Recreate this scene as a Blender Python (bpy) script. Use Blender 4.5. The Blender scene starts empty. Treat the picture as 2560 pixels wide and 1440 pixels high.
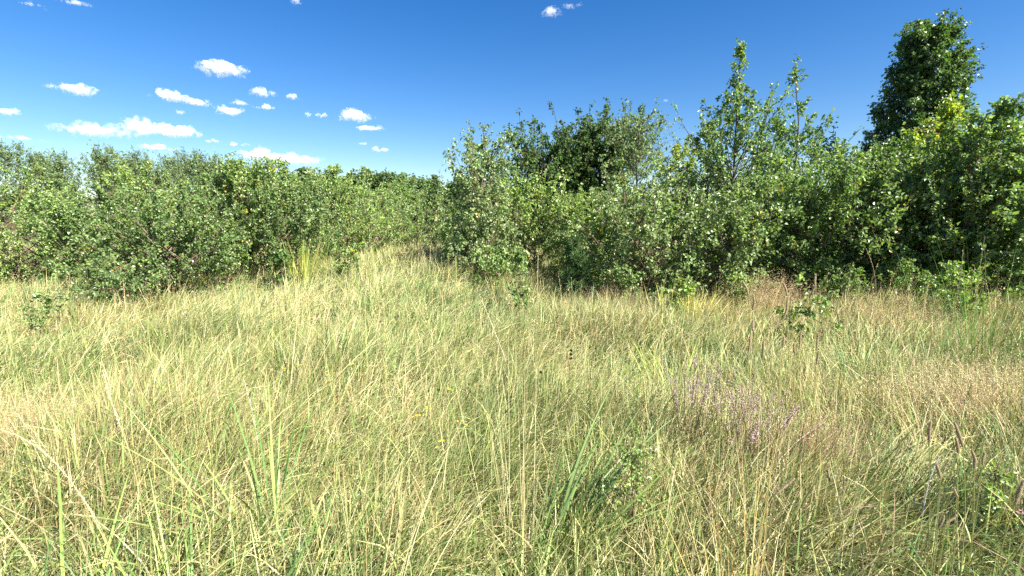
import bpy, math
import numpy as np
from mathutils import Vector

# ------------------------------------------------------------------ scene, camera, sky, sun, exposure
S = bpy.context.scene
COL = S.collection
FPX, PITCH, EYE = 1209.0, math.radians(8.5), 1.62        # focal length in 2560-wide pixels, tilt down, eye height
SUN_AZ, SUN_EL = math.radians(128), math.radians(44)     # clockwise from the view direction (+Y)

cam_d = bpy.data.cameras.new('camera')
cam_d.sensor_width = 36.0
cam_d.lens = FPX / 2560 * 36.0
cam_d.clip_start, cam_d.clip_end = 0.05, 60000
cam = bpy.data.objects.new('camera', cam_d); COL.objects.link(cam)
cam.location = (0, 0, EYE)
cam.rotation_euler = (math.pi/2 - PITCH, 0, 0)
S.camera = cam

W = bpy.data.worlds.new('World'); S.world = W; W.use_nodes = True
nt = W.node_tree
bg = nt.nodes['Background']
sky = nt.nodes.new('ShaderNodeTexSky'); sky.sky_type = 'NISHITA'
sky.sun_disc = False; sky.sun_elevation = SUN_EL; sky.sun_rotation = SUN_AZ
sky.altitude = 100; sky.air_density = 1.0; sky.dust_density = 0.35; sky.ozone_density = 3.0
hsv = nt.nodes.new('ShaderNodeHueSaturation'); hsv.inputs['Saturation'].default_value = 1.38; hsv.inputs['Hue'].default_value = 0.509
nt.links.new(sky.outputs['Color'], hsv.inputs['Color']); nt.links.new(hsv.outputs['Color'], bg.inputs['Color'])
bg.inputs['Strength'].default_value = 0.050

sd = bpy.data.lights.new('sun', 'SUN'); sd.energy = 5.0; sd.angle = math.radians(0.53); sd.color = (1.0, 0.95, 0.86)
sun = bpy.data.objects.new('sun', sd); COL.objects.link(sun)
SUNV = Vector((math.sin(SUN_AZ)*math.cos(SUN_EL), math.cos(SUN_AZ)*math.cos(SUN_EL), math.sin(SUN_EL)))
sun.rotation_euler = SUNV.to_track_quat('Z', 'Y').to_euler()

S.view_settings.view_transform = 'Standard'; S.view_settings.look = 'None'
S.view_settings.gamma = 1.0; S.view_settings.exposure = 1.8
S.render.engine = 'CYCLES'
cy = S.cycles
cy.max_bounces = 8; cy.diffuse_bounces = 3; cy.glossy_bounces = 2; cy.transmission_bounces = 4
cy.volume_bounces = 8; cy.transparent_max_bounces = 8
cy.use_denoising = False
cy.use_adaptive_sampling = False

# ------------------------------------------------------------------ helpers
def rays(px, py):
    xc = (np.asarray(px, float) - 1280) / FPX; yc = (720 - np.asarray(py, float)) / FPX
    c, s = math.cos(PITCH), math.sin(PITCH)
    return xc, c + yc*s, -s + yc*c

def at(px, py, Y):
    """the point at depth Y (metres in front of the eye) seen at that place of the photograph"""
    x, y, z = rays(px, py)
    t = Y / y
    return np.array([x*t, Y, EYE + z*t])

def vnoise(x, y, seed=0):
    x = np.asarray(x, float); y = np.asarray(y, float)
    xi = np.floor(x).astype(np.int64); yi = np.floor(y).astype(np.int64)
    fx = x - xi; fy = y - yi
    fx = fx*fx*(3-2*fx); fy = fy*fy*(3-2*fy)
    def h(a, b):
        n = (a*374761393 + b*668265263 + seed*974711) & 0x7fffffff
        n = ((n ^ (n >> 13)) * 1274126177) & 0x7fffffff
        return ((n ^ (n >> 16)) & 0xffff) / 65535.0
    return (h(xi, yi)*(1-fx) + h(xi+1, yi)*fx)*(1-fy) + (h(xi, yi+1)*(1-fx) + h(xi+1, yi+1)*fx)*fy

def fbm(x, y, seed=0):
    return (vnoise(x, y, seed)*4 + vnoise(x*2.1+3, y*2.1, seed+1)*2 + vnoise(x*4.3, y*4.3+5, seed+2)) / 7

def ground_z(x, y):
    x = np.asarray(x, float); y = np.asarray(y, float)
    r = np.sqrt(x*x + y*y)
    b = (fbm(x*0.5+7, y*0.5+2, 11) - .5)*0.46 + (vnoise(x*1.7, y*1.7, 31) - .5)*0.10
    z = b*np.clip(1.4 - r/60, 0.15, 1)
    z = z + 0.55*np.exp(-(((x+2.1)/2.6)**2 + ((y-10.6)/3.0)**2))       # the hump the meadow rises to
    z = z + 0.22*np.exp(-(((x-6)/3.5)**2 + ((y-7)/3.0)**2))
    z = z + np.clip((r-40)/400, 0, 1)*3.0*fbm(x*.01, y*.01, 51)
    return z

def put(name, V, faces, mat, parent=None, color=None, smooth=False):
    """faces: list of int arrays (N,3) or (N,4); links ONE mesh object"""
    V = np.asarray(V, np.float32).reshape(-1, 3)
    me = bpy.data.meshes.new(name)
    loops, starts, totals, off = [], [], [], 0
    for F in faces:
        F = np.asarray(F, np.int32)
        if F.size == 0: continue
        n, k = F.shape
        loops.append(F.ravel()); starts.append(off + np.arange(n, dtype=np.int32)*k); totals.append(np.full(n, k, np.int32)); off += n*k
    loops = np.concatenate(loops); starts = np.concatenate(starts); totals = np.concatenate(totals)
    me.vertices.add(len(V)); me.vertices.foreach_set('co', V.ravel())
    me.loops.add(len(loops)); me.loops.foreach_set('vertex_index', loops)
    me.polygons.add(len(starts)); me.polygons.foreach_set('loop_start', starts); me.polygons.foreach_set('loop_total', totals)
    me.update(calc_edges=True)
    if not smooth:
        me.polygons.foreach_set('use_smooth', np.zeros(len(starts), bool))
    else:
        me.polygons.foreach_set('use_smooth', np.ones(len(starts), bool))
    if color is not None:
        c = np.ones((len(V), 4), np.float32); c[:, :3] = color
        a = me.attributes.new('tint', 'FLOAT_COLOR', 'POINT'); a.data.foreach_set('color', c.ravel())
    me.materials.append(mat)
    o = bpy.data.objects.new(name, me); COL.objects.link(o)
    if parent is not None: o.parent = parent
    return o

def tag(o, label=None, cat=None, group=None, kind=None):
    if label: o['label'] = label
    if cat: o['category'] = cat
    if group: o['group'] = group
    if kind: o['kind'] = kind
    return o

def thing(name, loc, label, cat, group=None, rz=0.0):
    o = bpy.data.objects.new(name, None); COL.objects.link(o)
    o.location = tuple(float(v) for v in loc); o.rotation_euler = (0, 0, rz); o.empty_display_size = 0.1
    return tag(o, label, cat, group)

def copy_thing(src, loc, label, rz=0.0, sc=1.0, group=None):
    r = src.copy(); COL.objects.link(r); r.location = tuple(float(v) for v in loc); r.rotation_euler = (0, 0, rz); r.scale = (sc, sc, sc)
    r['label'] = label
    if group: r['group'] = group
    for ch in list(src.children):
        c = ch.copy(); COL.objects.link(c); c.parent = r
    return r

# ------------------------------------------------------------------ materials
def leaf_material(name, transl=0.35, rough=0.42, spec=0.45, tr_tint=(1.5, 1.7, 0.6), scale=1.0, var=0.25):
    m = bpy.data.materials.new(name); m.use_nodes = True
    n, l = m.node_tree.nodes, m.node_tree.links
    p = n['Principled BSDF']; out = n['Material Output']
    a = n.new('ShaderNodeAttribute'); a.attribute_name = 'tint'
    geo = n.new('ShaderNodeNewGeometry')
    hs = n.new('ShaderNodeHueSaturation')
    mr = n.new('ShaderNodeMapRange'); mr.inputs['To Min'].default_value = scale*(1-var); mr.inputs['To Max'].default_value = scale*(1+var)
    l.new(geo.outputs['Random Per Island'], mr.inputs['Value'])
    l.new(mr.outputs['Result'], hs.inputs['Value']); l.new(a.outputs['Color'], hs.inputs['Color'])
    l.new(hs.outputs['Color'], p.inputs['Base Color'])
    p.inputs['Roughness'].default_value = rough
    p.inputs['Specular IOR Level'].default_value = spec
    t = n.new('ShaderNodeBsdfTranslucent')
    mul = n.new('ShaderNodeMix'); mul.data_type = 'RGBA'; mul.blend_type = 'MULTIPLY'; mul.inputs[0].default_value = 1
    l.new(hs.outputs['Color'], mul.inputs[6]); mul.inputs[7].default_value = (*tr_tint, 1)
    l.new(mul.outputs[2], t.inputs['Color'])
    mx = n.new('ShaderNodeMixShader'); mx.inputs[0].default_value = transl
    l.new(p.outputs[0], mx.inputs[1]); l.new(t.outputs[0], mx.inputs[2]); l.new(mx.outputs[0], out.inputs['Surface'])
    return m

def bark_material(name, c1, c2, scale=30):
    m = bpy.data.materials.new(name); m.use_nodes = True
    n, l = m.node_tree.nodes, m.node_tree.links
    p = n['Principled BSDF']
    tc = n.new('ShaderNodeTexCoord'); mp = n.new('ShaderNodeMapping'); mp.inputs['Scale'].default_value = (scale, scale, scale*.35)
    no = n.new('ShaderNodeTexNoise'); no.inputs['Scale'].default_value = 1.0; no.inputs['Detail'].default_value = 4
    cr = n.new('ShaderNodeValToRGB'); cr.color_ramp.elements[0].position = .38; cr.color_ramp.elements[1].position = .62
    cr.color_ramp.elements[0].color = (*c1, 1); cr.color_ramp.elements[1].color = (*c2, 1)
    l.new(tc.outputs['Object'], mp.inputs['Vector']); l.new(mp.outputs[0], no.inputs['Vector']); l.new(no.outputs[0], cr.inputs[0]); l.new(cr.outputs[0], p.inputs['Base Color'])
    bp = n.new('ShaderNodeBump'); bp.inputs['Strength'].default_value = .5; l.new(no.outputs[0], bp.inputs['Height']); l.new(bp.outputs[0], p.inputs['Normal'])
    p.inputs['Roughness'].default_value = .85
    return m

M_LEAF = leaf_material('leaf', .33, .40, .6, (1.45, 1.6, .55), 1.62, .38)
M_LEAF_FAR = leaf_material('leaf_far', .34, .6, .3, (1.4, 1.5, .6), 1.55, .3)
M_NEEDLE = leaf_material('needle', .15, .5, .3, (1.2, 1.3, .7))
M_GRASS = leaf_material('grass_blade', .24, .48, .35, (1.1, 1.12, .7), 1.0, .3)
M_SEED = leaf_material('seed_head', .25, .7, .15, (1.1, 1.0, .8), 1.0, .35)
M_PETAL = leaf_material('petal', .3, .6, .2, (1.1, 1.0, .9), 1.0, .15)
M_BARK = bark_material('sapling_bark', (.09, .05, .035), (.22, .15, .11))
M_BARK_PALE = bark_material('birch_bark', (.12, .10, .09), (.42, .38, .34), 14)
M_BARK_DARK = bark_material('dark_bark', (.035, .028, .022), (.10, .08, .065))

def ground_material():
    m = bpy.data.materials.new('meadow_soil'); m.use_nodes = True
    n, l = m.node_tree.nodes, m.node_tree.links
    p = n['Principled BSDF']
    tc = n.new('ShaderNodeTexCoord')
    a = n.new('ShaderNodeTexNoise'); a.inputs['Scale'].default_value = 1.3; a.inputs['Detail'].default_value = 8; a.inputs['Roughness'].default_value = .7
    cr = n.new('ShaderNodeValToRGB'); e = cr.color_ramp.elements
    e[0].position = .3; e[0].color = (.030, .026, .012, 1); e[1].position = .7; e[1].color = (.11, .10, .04, 1)
    l.new(tc.outputs['Object'], a.inputs['Vector']); l.new(a.outputs[0], cr.inputs[0]); l.new(cr.outputs[0], p.inputs['Base Color'])
    b = n.new('ShaderNodeTexNoise'); b.inputs['Scale'].default_value = 60; b.inputs['Detail'].default_value = 5
    bp = n.new('ShaderNodeBump'); bp.inputs['Strength'].default_value = .9; bp.inputs['Distance'].default_value = .03
    l.new(tc.outputs['Object'], b.inputs['Vector']); l.new(b.outputs[0], bp.inputs['Height']); l.new(bp.outputs[0], p.inputs['Normal'])
    p.inputs['Roughness'].default_value = .95; p.inputs['Specular IOR Level'].default_value = .1
    return m

# ------------------------------------------------------------------ ground: one sheet to the horizon
def build_ground():
    nr, na = 150, 240
    r = np.concatenate([[0.0], np.geomspace(.25, 9000, nr)])
    th = np.linspace(0, 2*np.pi, na, endpoint=False)
    X = (r[1:, None]*np.cos(th)).ravel(); Y = (r[1:, None]*np.sin(th)).ravel()
    V = np.column_stack([np.r_[0, X], np.r_[0, Y], np.r_[ground_z(0, 0), ground_z(X, Y)]])
    i = np.arange(nr-1)[:, None]*na; j = np.arange(na)[None, :]; k = (j+1) % na
    Q = np.stack([1+i+j, 1+i+na+j, 1+i+na+k, 1+i+k], -1).reshape(-1, 4)
    T = np.stack([np.zeros(na, int), 1+np.arange(na), 1+(np.arange(na)+1) % na], -1)
    o = put('ground', V, [Q, T], ground_material(), smooth=True)
    tag(o, kind='structure')
build_ground()

# ------------------------------------------------------------------ blades and tubes
def norm(v):
    return v / np.maximum(np.linalg.norm(v, axis=-1, keepdims=True), 1e-9)

def blade_paths(root, az, L, tilt, bend, K):
    N = len(L)
    s = (np.arange(K) + .5) / K
    th = tilt[:, None] + bend[:, None]*s[None, :]
    st = (L/K)[:, None]
    dh = np.sin(th)*st; dz = np.cos(th)*st
    H = np.concatenate([np.zeros((N, 1)), np.cumsum(dh, 1)], 1); Z = np.concatenate([np.zeros((N, 1)), np.cumsum(dz, 1)], 1)
    P = np.stack([root[:, None, 0] + H*np.cos(az)[:, None], root[:, None, 1] + H*np.sin(az)[:, None], root[:, None, 2] + Z], -1)
    return P

def blade_mesh(P, wid, az, twist, prof, tip=True):
    """ribbons along the paths P (N,K+1,3); prof = width fraction at each point, the last point closing to a tip"""
    N, K1, _ = P.shape
    T = norm(np.gradient(P, axis=1))
    perp = np.stack([-np.sin(az), np.cos(az), np.zeros(N)], -1)[:, None, :]
    nrm = np.cross(T, np.broadcast_to(perp, T.shape))
    tw = twist[:, None] * np.linspace(.4, 1, K1)[None, :]
    Wv = perp*np.cos(tw)[..., None] + nrm*np.sin(tw)[..., None]
    hw = (wid[:, None]*np.asarray(prof)[None, :]*.5)[..., None]
    A = P - Wv*hw; B = P + Wv*hw
    if tip:
        V = np.concatenate([np.stack([A[:, :-1], B[:, :-1]], 2).reshape(N, -1, 3), P[:, -1:]], 1)
        n = 2*(K1-1)+1; base = (np.arange(N)*n)[:, None]
        q = np.array([[2*i, 2*i+1, 2*i+3, 2*i+2] for i in range(K1-2)])
        Q = (base[:, :, None] + q[None]).reshape(-1, 4)
        t = np.array([[2*(K1-2), 2*(K1-2)+1, 2*(K1-1)]]); Tt = (base[:, :, None] + t[None]).reshape(-1, 3)
        return V.reshape(-1, 3), [Q, Tt], n
    V = np.stack([A, B], 2).reshape(N, -1, 3); n = 2*K1; base = (np.arange(N)*n)[:, None]
    q = np.array([[2*i, 2*i+1, 2*i+3, 2*i+2] for i in range(K1-1)])
    return V.reshape(-1, 3), [(base[:, :, None] + q[None]).reshape(-1, 4)], n

def tubes(P, R, sides=4):
    N, K, _ = P.shape
    T = norm(np.gradient(P, axis=1))
    ref = np.where(np.abs(T[..., 2:3]) > .9, np.array([1., 0, 0]), np.array([0, 0, 1.]))
    U = norm(np.cross(T, ref)); Wv = np.cross(T, U)
    a = np.arange(sides)/sides*2*np.pi
    V = P[:, :, None] + R[:, :, None, None]*(np.cos(a)[None, None, :, None]*U[:, :, None] + np.sin(a)[None, None, :, None]*Wv[:, :, None])
    base = (np.arange(N)*K*sides)[:, None, None]
    i = (np.arange(K-1)*sides)[None, :, None]; j = np.arange(sides)[None, None, :]; k = (j+1) % sides
    Q = np.stack([base+i+j, base+i+k, base+i+sides+k, base+i+sides+j], -1).reshape(-1, 4)
    return V.reshape(-1, 3), Q

class Mesh:
    def __init__(s): s.V, s.F, s.C, s.n = [], [], [], 0
    def add(s, V, faces, color=(1, 1, 1)):
        V = np.asarray(V, float).reshape(-1, 3)
        for F in faces: s.F.append(np.asarray(F, np.int64) + s.n)
        c = np.broadcast_to(np.asarray(color, float), V.shape) if np.ndim(color) < 2 else np.asarray(color)
        s.V.append(V); s.C.append(c); s.n += len(V)
    def build(s, name, mat, parent=None, smooth=False):
        q = [F for F in s.F if F.shape[1] == 4]; t = [F for F in s.F if F.shape[1] == 3]
        fs = ([np.concatenate(q)] if q else []) + ([np.concatenate(t)] if t else [])
        return put(name, np.concatenate(s.V), fs, mat, parent, np.concatenate(s.C), smooth)

def leaves_mesh(P, axis, nrm, L, Wd, fold=.25):
    """ovate leaves: two quads folded along the midrib"""
    N = len(P)
    a = norm(axis); b = norm(np.cross(nrm, a)); n = np.cross(a, b)
    L = L[:, None]; Wd = Wd[:, None]
    up = n*Wd*fold
    V = np.stack([P, P + a*L*.28 + b*Wd*.46 + up, P + a*L*.62 + b*Wd*.36 + up*.8, P + a*L - n*L*.06,
                  P + a*L*.62 - b*Wd*.36 + up*.8, P + a*L*.28 - b*Wd*.46 + up], 1)
    base = (np.arange(N)*6)[:, None]
    Q = np.concatenate([base + np.array([0, 1, 2, 3]), base + np.array([0, 3, 4, 5])])
    return V.reshape(-1, 3), [Q]

# ------------------------------------------------------------------ trees
PROFILES = {
    'bush':   [(0, .55), (.15, .85), (.38, 1), (.65, .8), (.85, .5), (1, .12)],
    'round':  [(0, .35), (.15, .8), (.4, 1), (.7, .9), (.88, .62), (1, .2)],
    'spire':  [(0, .5), (.15, .95), (.35, 1), (.55, .75), (.75, .38), (.9, .2), (1, .06)],
    'leader': [(0, .5), (.2, 1), (.45, 1), (.58, .56), (.68, .30), (.80, .16), (.92, .11), (1, .05)],
    'column': [(0, .9), (.3, 1), (.55, .98), (.75, .88), (.9, .62), (1, .2)],
    'crown':  [(0, .15), (.25, .6), (.45, 1), (.7, .95), (.88, .6), (1, .2)],
    'cone':   [(0, 1), (.5, .55), (1, .03)],
}
GREENS = {
    'pale':   [(.130, .180, .068), (.105, .155, .060), (.165, .205, .085), (.085, .125, .050)],
    'shade':  [(.070, .118, .036), (.090, .140, .042), (.060, .100, .034), (.120, .170, .050)],
    'deep':   [(.034, .062, .020), (.042, .074, .022), (.030, .054, .020), (.056, .090, .026)],
    'birch':  [(.112, .170, .048), (.092, .150, .046), (.145, .195, .056), (.085, .130, .050)],
    'bright': [(.150, .204, .056), (.122, .182, .052), (.178, .218, .062), (.106, .162, .050)],
    'dark':   [(.050, .092, .026), (.060, .105, .030), (.045, .080, .028), (.078, .125, .034)],
    'aspen':  [(.088, .142, .044), (.112, .168, .052), (.066, .108, .040), (.145, .196, .060)],
    'grey':   [(.120, .165, .072), (.100, .145, .060), (.140, .185, .085), (.085, .125, .050)],
    'yellow': [(.200, .240, .036), (.170, .220, .034), (.230, .240, .045), (.140, .190, .034)],
    'far':    [(.080, .120, .045), (.070, .105, .042), (.095, .140, .050), (.060, .095, .040)],
}
def pick_colors(rng, pal, n, autumn=.01):
    pal = np.array(GREENS[pal]); c = pal[rng.integers(0, len(pal), n)]
    c = c*rng.uniform(.75, 1.3, (n, 1))
    k = rng.random(n) < autumn
    c[k] = np.array([.34, .25, .03])*rng.uniform(.7, 1.2, (k.sum(), 1))
    return c

def tree_parts(seed, H, R, prof='bush', t0=.04, nbr=70, ntw=9, nlf=11, leaf=.05, pal='birch', up=(.25, 1.0), curve=.3, twl=.22,
               droop=.35, trunk_r=.022, lean=(0, 0), autumn=.012, stems=1, flat=.6, gap=.0, side=None, blv=(.62, 1.22)):
    """returns the meshes of a tree: (wood, leaves), wood = tapered trunk with limbs and twigs"""
    rng = np.random.default_rng(seed)
    wood, fol = Mesh(), Mesh()
    pr = np.array(PROFILES[prof])
    n_each = max(6, nbr//stems)
    for si in range(stems):
        K = 9; s = np.linspace(0, 1, K)
        ox, oy = (rng.normal(0, R*.22, 2) if stems > 1 else (0, 0))
        hh = H*(1 if si == 0 else rng.uniform(.72, .98))
        sway = np.cumsum(rng.normal(0, .012*H, (K, 2)), 0)*np.array([1, 1])
        spread = (rng.normal(0, R*.30, 2) if stems > 1 else np.zeros(2))
        TP = np.column_stack([ox*.3 + sway[:, 0] - sway[0, 0] + (lean[0]+spread[0]+ox*.5)*s**1.4, oy*.3 + sway[:, 1] - sway[0, 1] + (lean[1]+spread[1]+oy*.5)*s**1.4, s*hh])
        r0 = trunk_r*(.75 if stems > 1 else 1)
        V, Q = tubes(TP[None], (r0*(1 - .9*s))[None] + .0015, 7); wood.add(V, [Q])
        N = n_each
        t = t0 + (1-t0)*np.sort(rng.random(N)**.92)*.985
        az = np.arange(N)*2.399 + rng.normal(0, .5, N)
        if side is not None:                                            # a heavier side
            az = np.where(rng.random(N) < .3, side + rng.normal(0, .6, N), az)
        w = np.interp((t-t0)/(1-t0), pr[:, 0], pr[:, 1])
        BL = R*w*rng.uniform(*blv, N)
        if stems > 1: BL = BL*.85
        e0 = np.interp(t, [t0, 1], up) + rng.normal(0, .14, N)
        e1 = curve*rng.normal(1, .5, N)
        KB = 6; sb = np.linspace(0, 1, KB)
        start = np.stack([np.interp(t, s, TP[:, i]) for i in range(3)], -1)
        P = [start]
        for i in range(KB-1):
            e = e0 + e1*(i+.5)/(KB-1)
            step = (BL/(KB-1)/np.maximum(np.cos(np.clip(e0, -.9, .9)), .55))[:, None]
            a2 = az + rng.normal(0, .12, N)
            P.append(P[-1] + step*np.stack([np.cos(e)*np.cos(a2), np.cos(e)*np.sin(a2), np.sin(e)], -1))
        P = np.stack(P, 1)
        br = (np.clip(BL*.012, .0025, trunk_r*.5))[:, None]*(1 - .8*sb)[None]
        V, Q = tubes(P, br, 4); wood.add(V, [Q])
        # twigs
        NT = N*ntw
        bi = np.repeat(np.arange(N), ntw)
        keep = rng.random(NT) < np.clip(BL[bi]/(R*.55), .22, 1)
        if gap > 0:
            keep &= rng.random(NT) > gap
        bi = bi[keep]; NT = len(bi)
        ss = np.clip(rng.beta(1.9, 1.0, NT), .05, .999)
        f = ss*(KB-1); i0 = np.floor(f).astype(int); fr = (f - i0)[:, None]
        st = P[bi, i0]*(1-fr) + P[bi, i0+1]*fr
        tan = norm(P[bi, i0+1] - P[bi, i0])
        d = norm(tan*.8 + rng.normal(0, .62, (NT, 3)) + np.array([0, 0, .18 if droop < .6 else -.5]))
        TL = twl*rng.uniform(.5, 1.25, NT)*np.clip(BL[bi]/R*1.4, .45, 1.15)
        mid = st + d*TL[:, None]*.5
        end = mid + norm(d + np.array([0, 0, -.35*droop]))*TL[:, None]*.5
        TPth = np.stack([st, mid, end], 1)
        V, Q = tubes(TPth, np.tile(np.array([[.0022, .0016, .0008]])*max(1, leaf/.05), (NT, 1)), 3); wood.add(V, [Q])
        # leaves
        NL = NT*nlf
        ti = np.repeat(np.arange(NT), nlf)
        u = rng.random(NL)[:, None]
        pos = np.where(u < .5, TPth[ti, 0]*(1-2*u) + TPth[ti, 1]*2*u, TPth[ti, 1]*(2-2*u) + TPth[ti, 2]*(2*u-1))
        pos = pos + rng.normal(0, leaf*.35, (NL, 3))
        axis = norm(d[ti]*.5 + rng.normal(0, .7, (NL, 3)) + np.array([0, 0, -droop]))
        out = pos - np.array([0, 0, 0]); out = norm(np.column_stack([out[:, 0], out[:, 1], np.zeros(NL)]))
        nr = norm(rng.normal(0, 1, (NL, 3))*(1-flat*.55) + np.array([0, 0, flat]) + out*.25)
        sz = leaf*rng.uniform(.6, 1.2, NL)
        # leaf shape and one tint for a whole twig, varied leaf by leaf
        ctw = pick_colors(rng, pal, NT, autumn*.4)[ti]*.6 + pick_colors(rng, pal, NL, autumn)*.4
        V, Q = leaves_mesh(pos, axis, nr, sz, sz*.82)
        fol.add(V, Q, np.repeat(ctw, 6, 0))
    return wood, fol

def plant_tree(name, label, cat, px, top, width, Y, group=None, bark=None, mat=None, seed=None, zoff=0.0, **kw):
    P = at(px, top, Y)
    z = float(ground_z(P[0], Y)) - .03
    H = P[2] - z; R = width*.5/FPX*Y/rays(px, 600)[1]
    sd_ = seed if seed is not None else int(px*7+top)
    h_, r_ = H, R
    for _ in range(2):                                            # grow it again until it has the height and spread it should
        wood, fol = tree_parts(sd_, h_, r_, **kw)
        FV = np.concatenate(fol.V)
        h_ *= H/np.percentile(FV[:, 2], 99.95); r_ *= R/np.percentile(np.abs(FV[:, 0]), 97)
    wood, fol = tree_parts(sd_, h_, r_, **kw)
    t = thing(name, (P[0], Y, z), label, cat, group)
    wood.build('trunk', bark or M_BARK, t)
    fol.build('crown', mat or M_LEAF, t)
    t['h'] = H
    return t

TH = 'saplings of the left thicket'
TR = 'young trees on the right of the meadow'
# --- left thicket ---------------------------------------------------------------
lt = [
 # px, top, width, Y, profile, palette, kwargs, label
 (35,   392, 300, 9.2, 'bush', 'bright', dict(stems=3, nbr=96), 'broad leafy birch sapling cut by the left edge of the photo'),
 (180,  484, 190, 8.9, 'bush', 'birch', dict(stems=2, nbr=84), 'birch sapling between the one at the left edge and the low dark-footed bush'),
 (335,  468, 365, 7.2, 'round', 'shade', dict(stems=4, nbr=150, nlf=15, t0=.0, up=(.02, .95)), 'wide bush pushed out into the meadow, its leaves reaching the grass at left'),
 (400,  404, 220, 8.9, 'bush', 'bright', dict(stems=2, nbr=84, autumn=.05), 'yellowish topped sapling rising behind the wide bush at left'),
 (530,  406, 215, 9.6, 'bush', 'shade', dict(stems=3, nbr=96), 'rounded green sapling right of the yellowish topped one'),
 (632,  393, 190, 9.3, 'bush', 'bright', dict(stems=2, nbr=84), 'light green pointed sapling in the middle of the left thicket'),
 (730,  446, 205, 9.0, 'bush', 'shade', dict(stems=3, nbr=96), 'rounded sapling behind the rush tuft at the meadow edge'),
 (832,  412, 190, 11., 'spire', 'bright', dict(stems=1, nbr=90), 'sapling with a thin sprig standing up, near the right end of the left thicket'),
 (905,  528, 220, 11.2, 'round', 'bright', dict(stems=3, nbr=80, leaf=.04), 'low pale green bush at the foot of the left thicket beside the mound'),
 (950,  472, 190, 14., 'bush', 'bright', dict(stems=2, nbr=80), 'pale sapling in front of the distant wood'),
 (1062, 488, 190, 13.5, 'round', 'birch', dict(stems=3, nbr=90), 'rounded bush closing the gap left of the feathery birch'),
]
for i, (px, top, wd, Y, prof, pal, kw, lab) in enumerate(lt):
    k = dict(leaf=.046, nbr=80, ntw=11, nlf=15, blv=(.84, 1.1)); k.update(kw)
    plant_tree('birch_sapling' if 'sapling' in lab else 'leafy_bush', lab, 'sapling' if 'sapling' in lab else 'bush', px, top, wd, Y*1.12, TH, prof=prof, pal=pal, seed=100+i, **k)

# --- right side --------------------------------------------------------------
rt = [
 (1208, 350, 170, 8.4, 'column', 'pale', dict(stems=3, nbr=130, droop=.6, leaf=.05, up=(.35, 1.1)), 'birch_sapling', 'feathery topped birch sapling standing alone right of the gap in the middle'),
 (1325, 432, 180, 9.2, 'bush', 'bright', dict(stems=2, nbr=90, droop=.5), 'birch_sapling', 'yellow green sapling between the feathery birch and the small pine'),
 (1465, 470, 170, 8.6, 'bush', 'bright', dict(stems=2, nbr=84), 'birch_sapling', 'pale green sapling directly behind the small pine'),
 (1630, 432, 270, 7.6, 'bush', 'pale', dict(stems=3, nbr=120, leaf=.056, droop=.5), 'birch_sapling', 'broad pale leaved birch bush right of the small pine'),
 (1800, 462, 230, 7.2, 'bush', 'pale', dict(stems=3, nbr=110, leaf=.056), 'birch_sapling', 'leafy sapling in front of the tall thin birch with the dark stem'),
 (1842, 108, 250, 8.8, 'leader', 'aspen', dict(nbr=150, ntw=8, leaf=.056, gap=.1, trunk_r=.035, lean=(-.05, 0)), 'young_birch', 'tall young birch with a thin leafy spire and dark straight stem'),
 (1760, 300, 170, 9.6, 'spire', 'aspen', dict(nbr=80, leaf=.055), 'young_birch', 'shorter young birch just left of the thin leafy spire'),
 (1935, 290, 130, 9.6, 'spire', 'aspen', dict(nbr=70, leaf=.055, lean=(.1, 0)), 'young_birch', 'slim young birch between the two tall spires'),
 (2035, 134, 230, 8.8, 'leader', 'aspen', dict(nbr=90, ntw=8, leaf=.058, trunk_r=.034, gap=.28), 'young_birch', 'tall young birch with side branches held out against the sky, second spire from the left'),
 (2040, 405, 240, 7.4, 'bush', 'aspen', dict(stems=3, nbr=140, leaf=.054), 'birch_sapling', 'bushy sapling at the foot of the second spire, behind the bramble shoots'),
 (2170, 375, 250, 7.2, 'bush', 'aspen', dict(stems=2, nbr=130, leaf=.056), 'birch_sapling', 'dark leaved sapling in front of the small spruce'),
 (2322, 48, 178, 12.5, 'column', 'dark', dict(nbr=300, ntw=12, nlf=14, blv=(.85, 1.1), leaf=.066, trunk_r=.07, droop=.6, t0=.12), 'birch_tree', 'tallest dark dense tree at the right, its rounded top near the top of the photo'),
 (2358, 235, 170, 8.0, 'spire', 'yellow', dict(nbr=80, leaf=.066, up=(.6, 1.2)), 'young_birch', 'yellow green upright sapling in front of the tallest tree'),
 (2330, 330, 260, 7.0, 'bush', 'aspen', dict(stems=3, nbr=145, leaf=.058), 'birch_sapling', 'wide dark sapling below the yellow green upright one'),
 (2470, 275, 250, 6.6, 'bush', 'aspen', dict(stems=3, nbr=145, leaf=.060, autumn=.02), 'birch_sapling', 'large leaved sapling near the right edge, behind the broom'),
 (2590, 240, 190, 6.3, 'bush', 'aspen', dict(stems=2, nbr=100, leaf=.064, gap=.1), 'birch_sapling', 'large leaved sapling cut by the right edge of the photo'),
]
for i, (px, top, wd, Y, prof, pal, kw, nm, lab) in enumerate(rt):
    k = dict(leaf=.052, nbr=80, ntw=9, nlf=10); k.update(kw)
    cat = {'birch_sapling': 'sapling', 'young_birch': 'young tree', 'birch_tree': 'tree'}[nm]
    k['leaf'] *= 1.04
    plant_tree(nm, lab, cat, px, top, wd, Y*1.11 if Y < 11 else Y, TR, prof=prof, pal=pal, seed=(300 if nm != 'birch_tree' else 3310)+i, bark=M_BARK_DARK if nm != 'birch_sapling' else None, **k)

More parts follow.
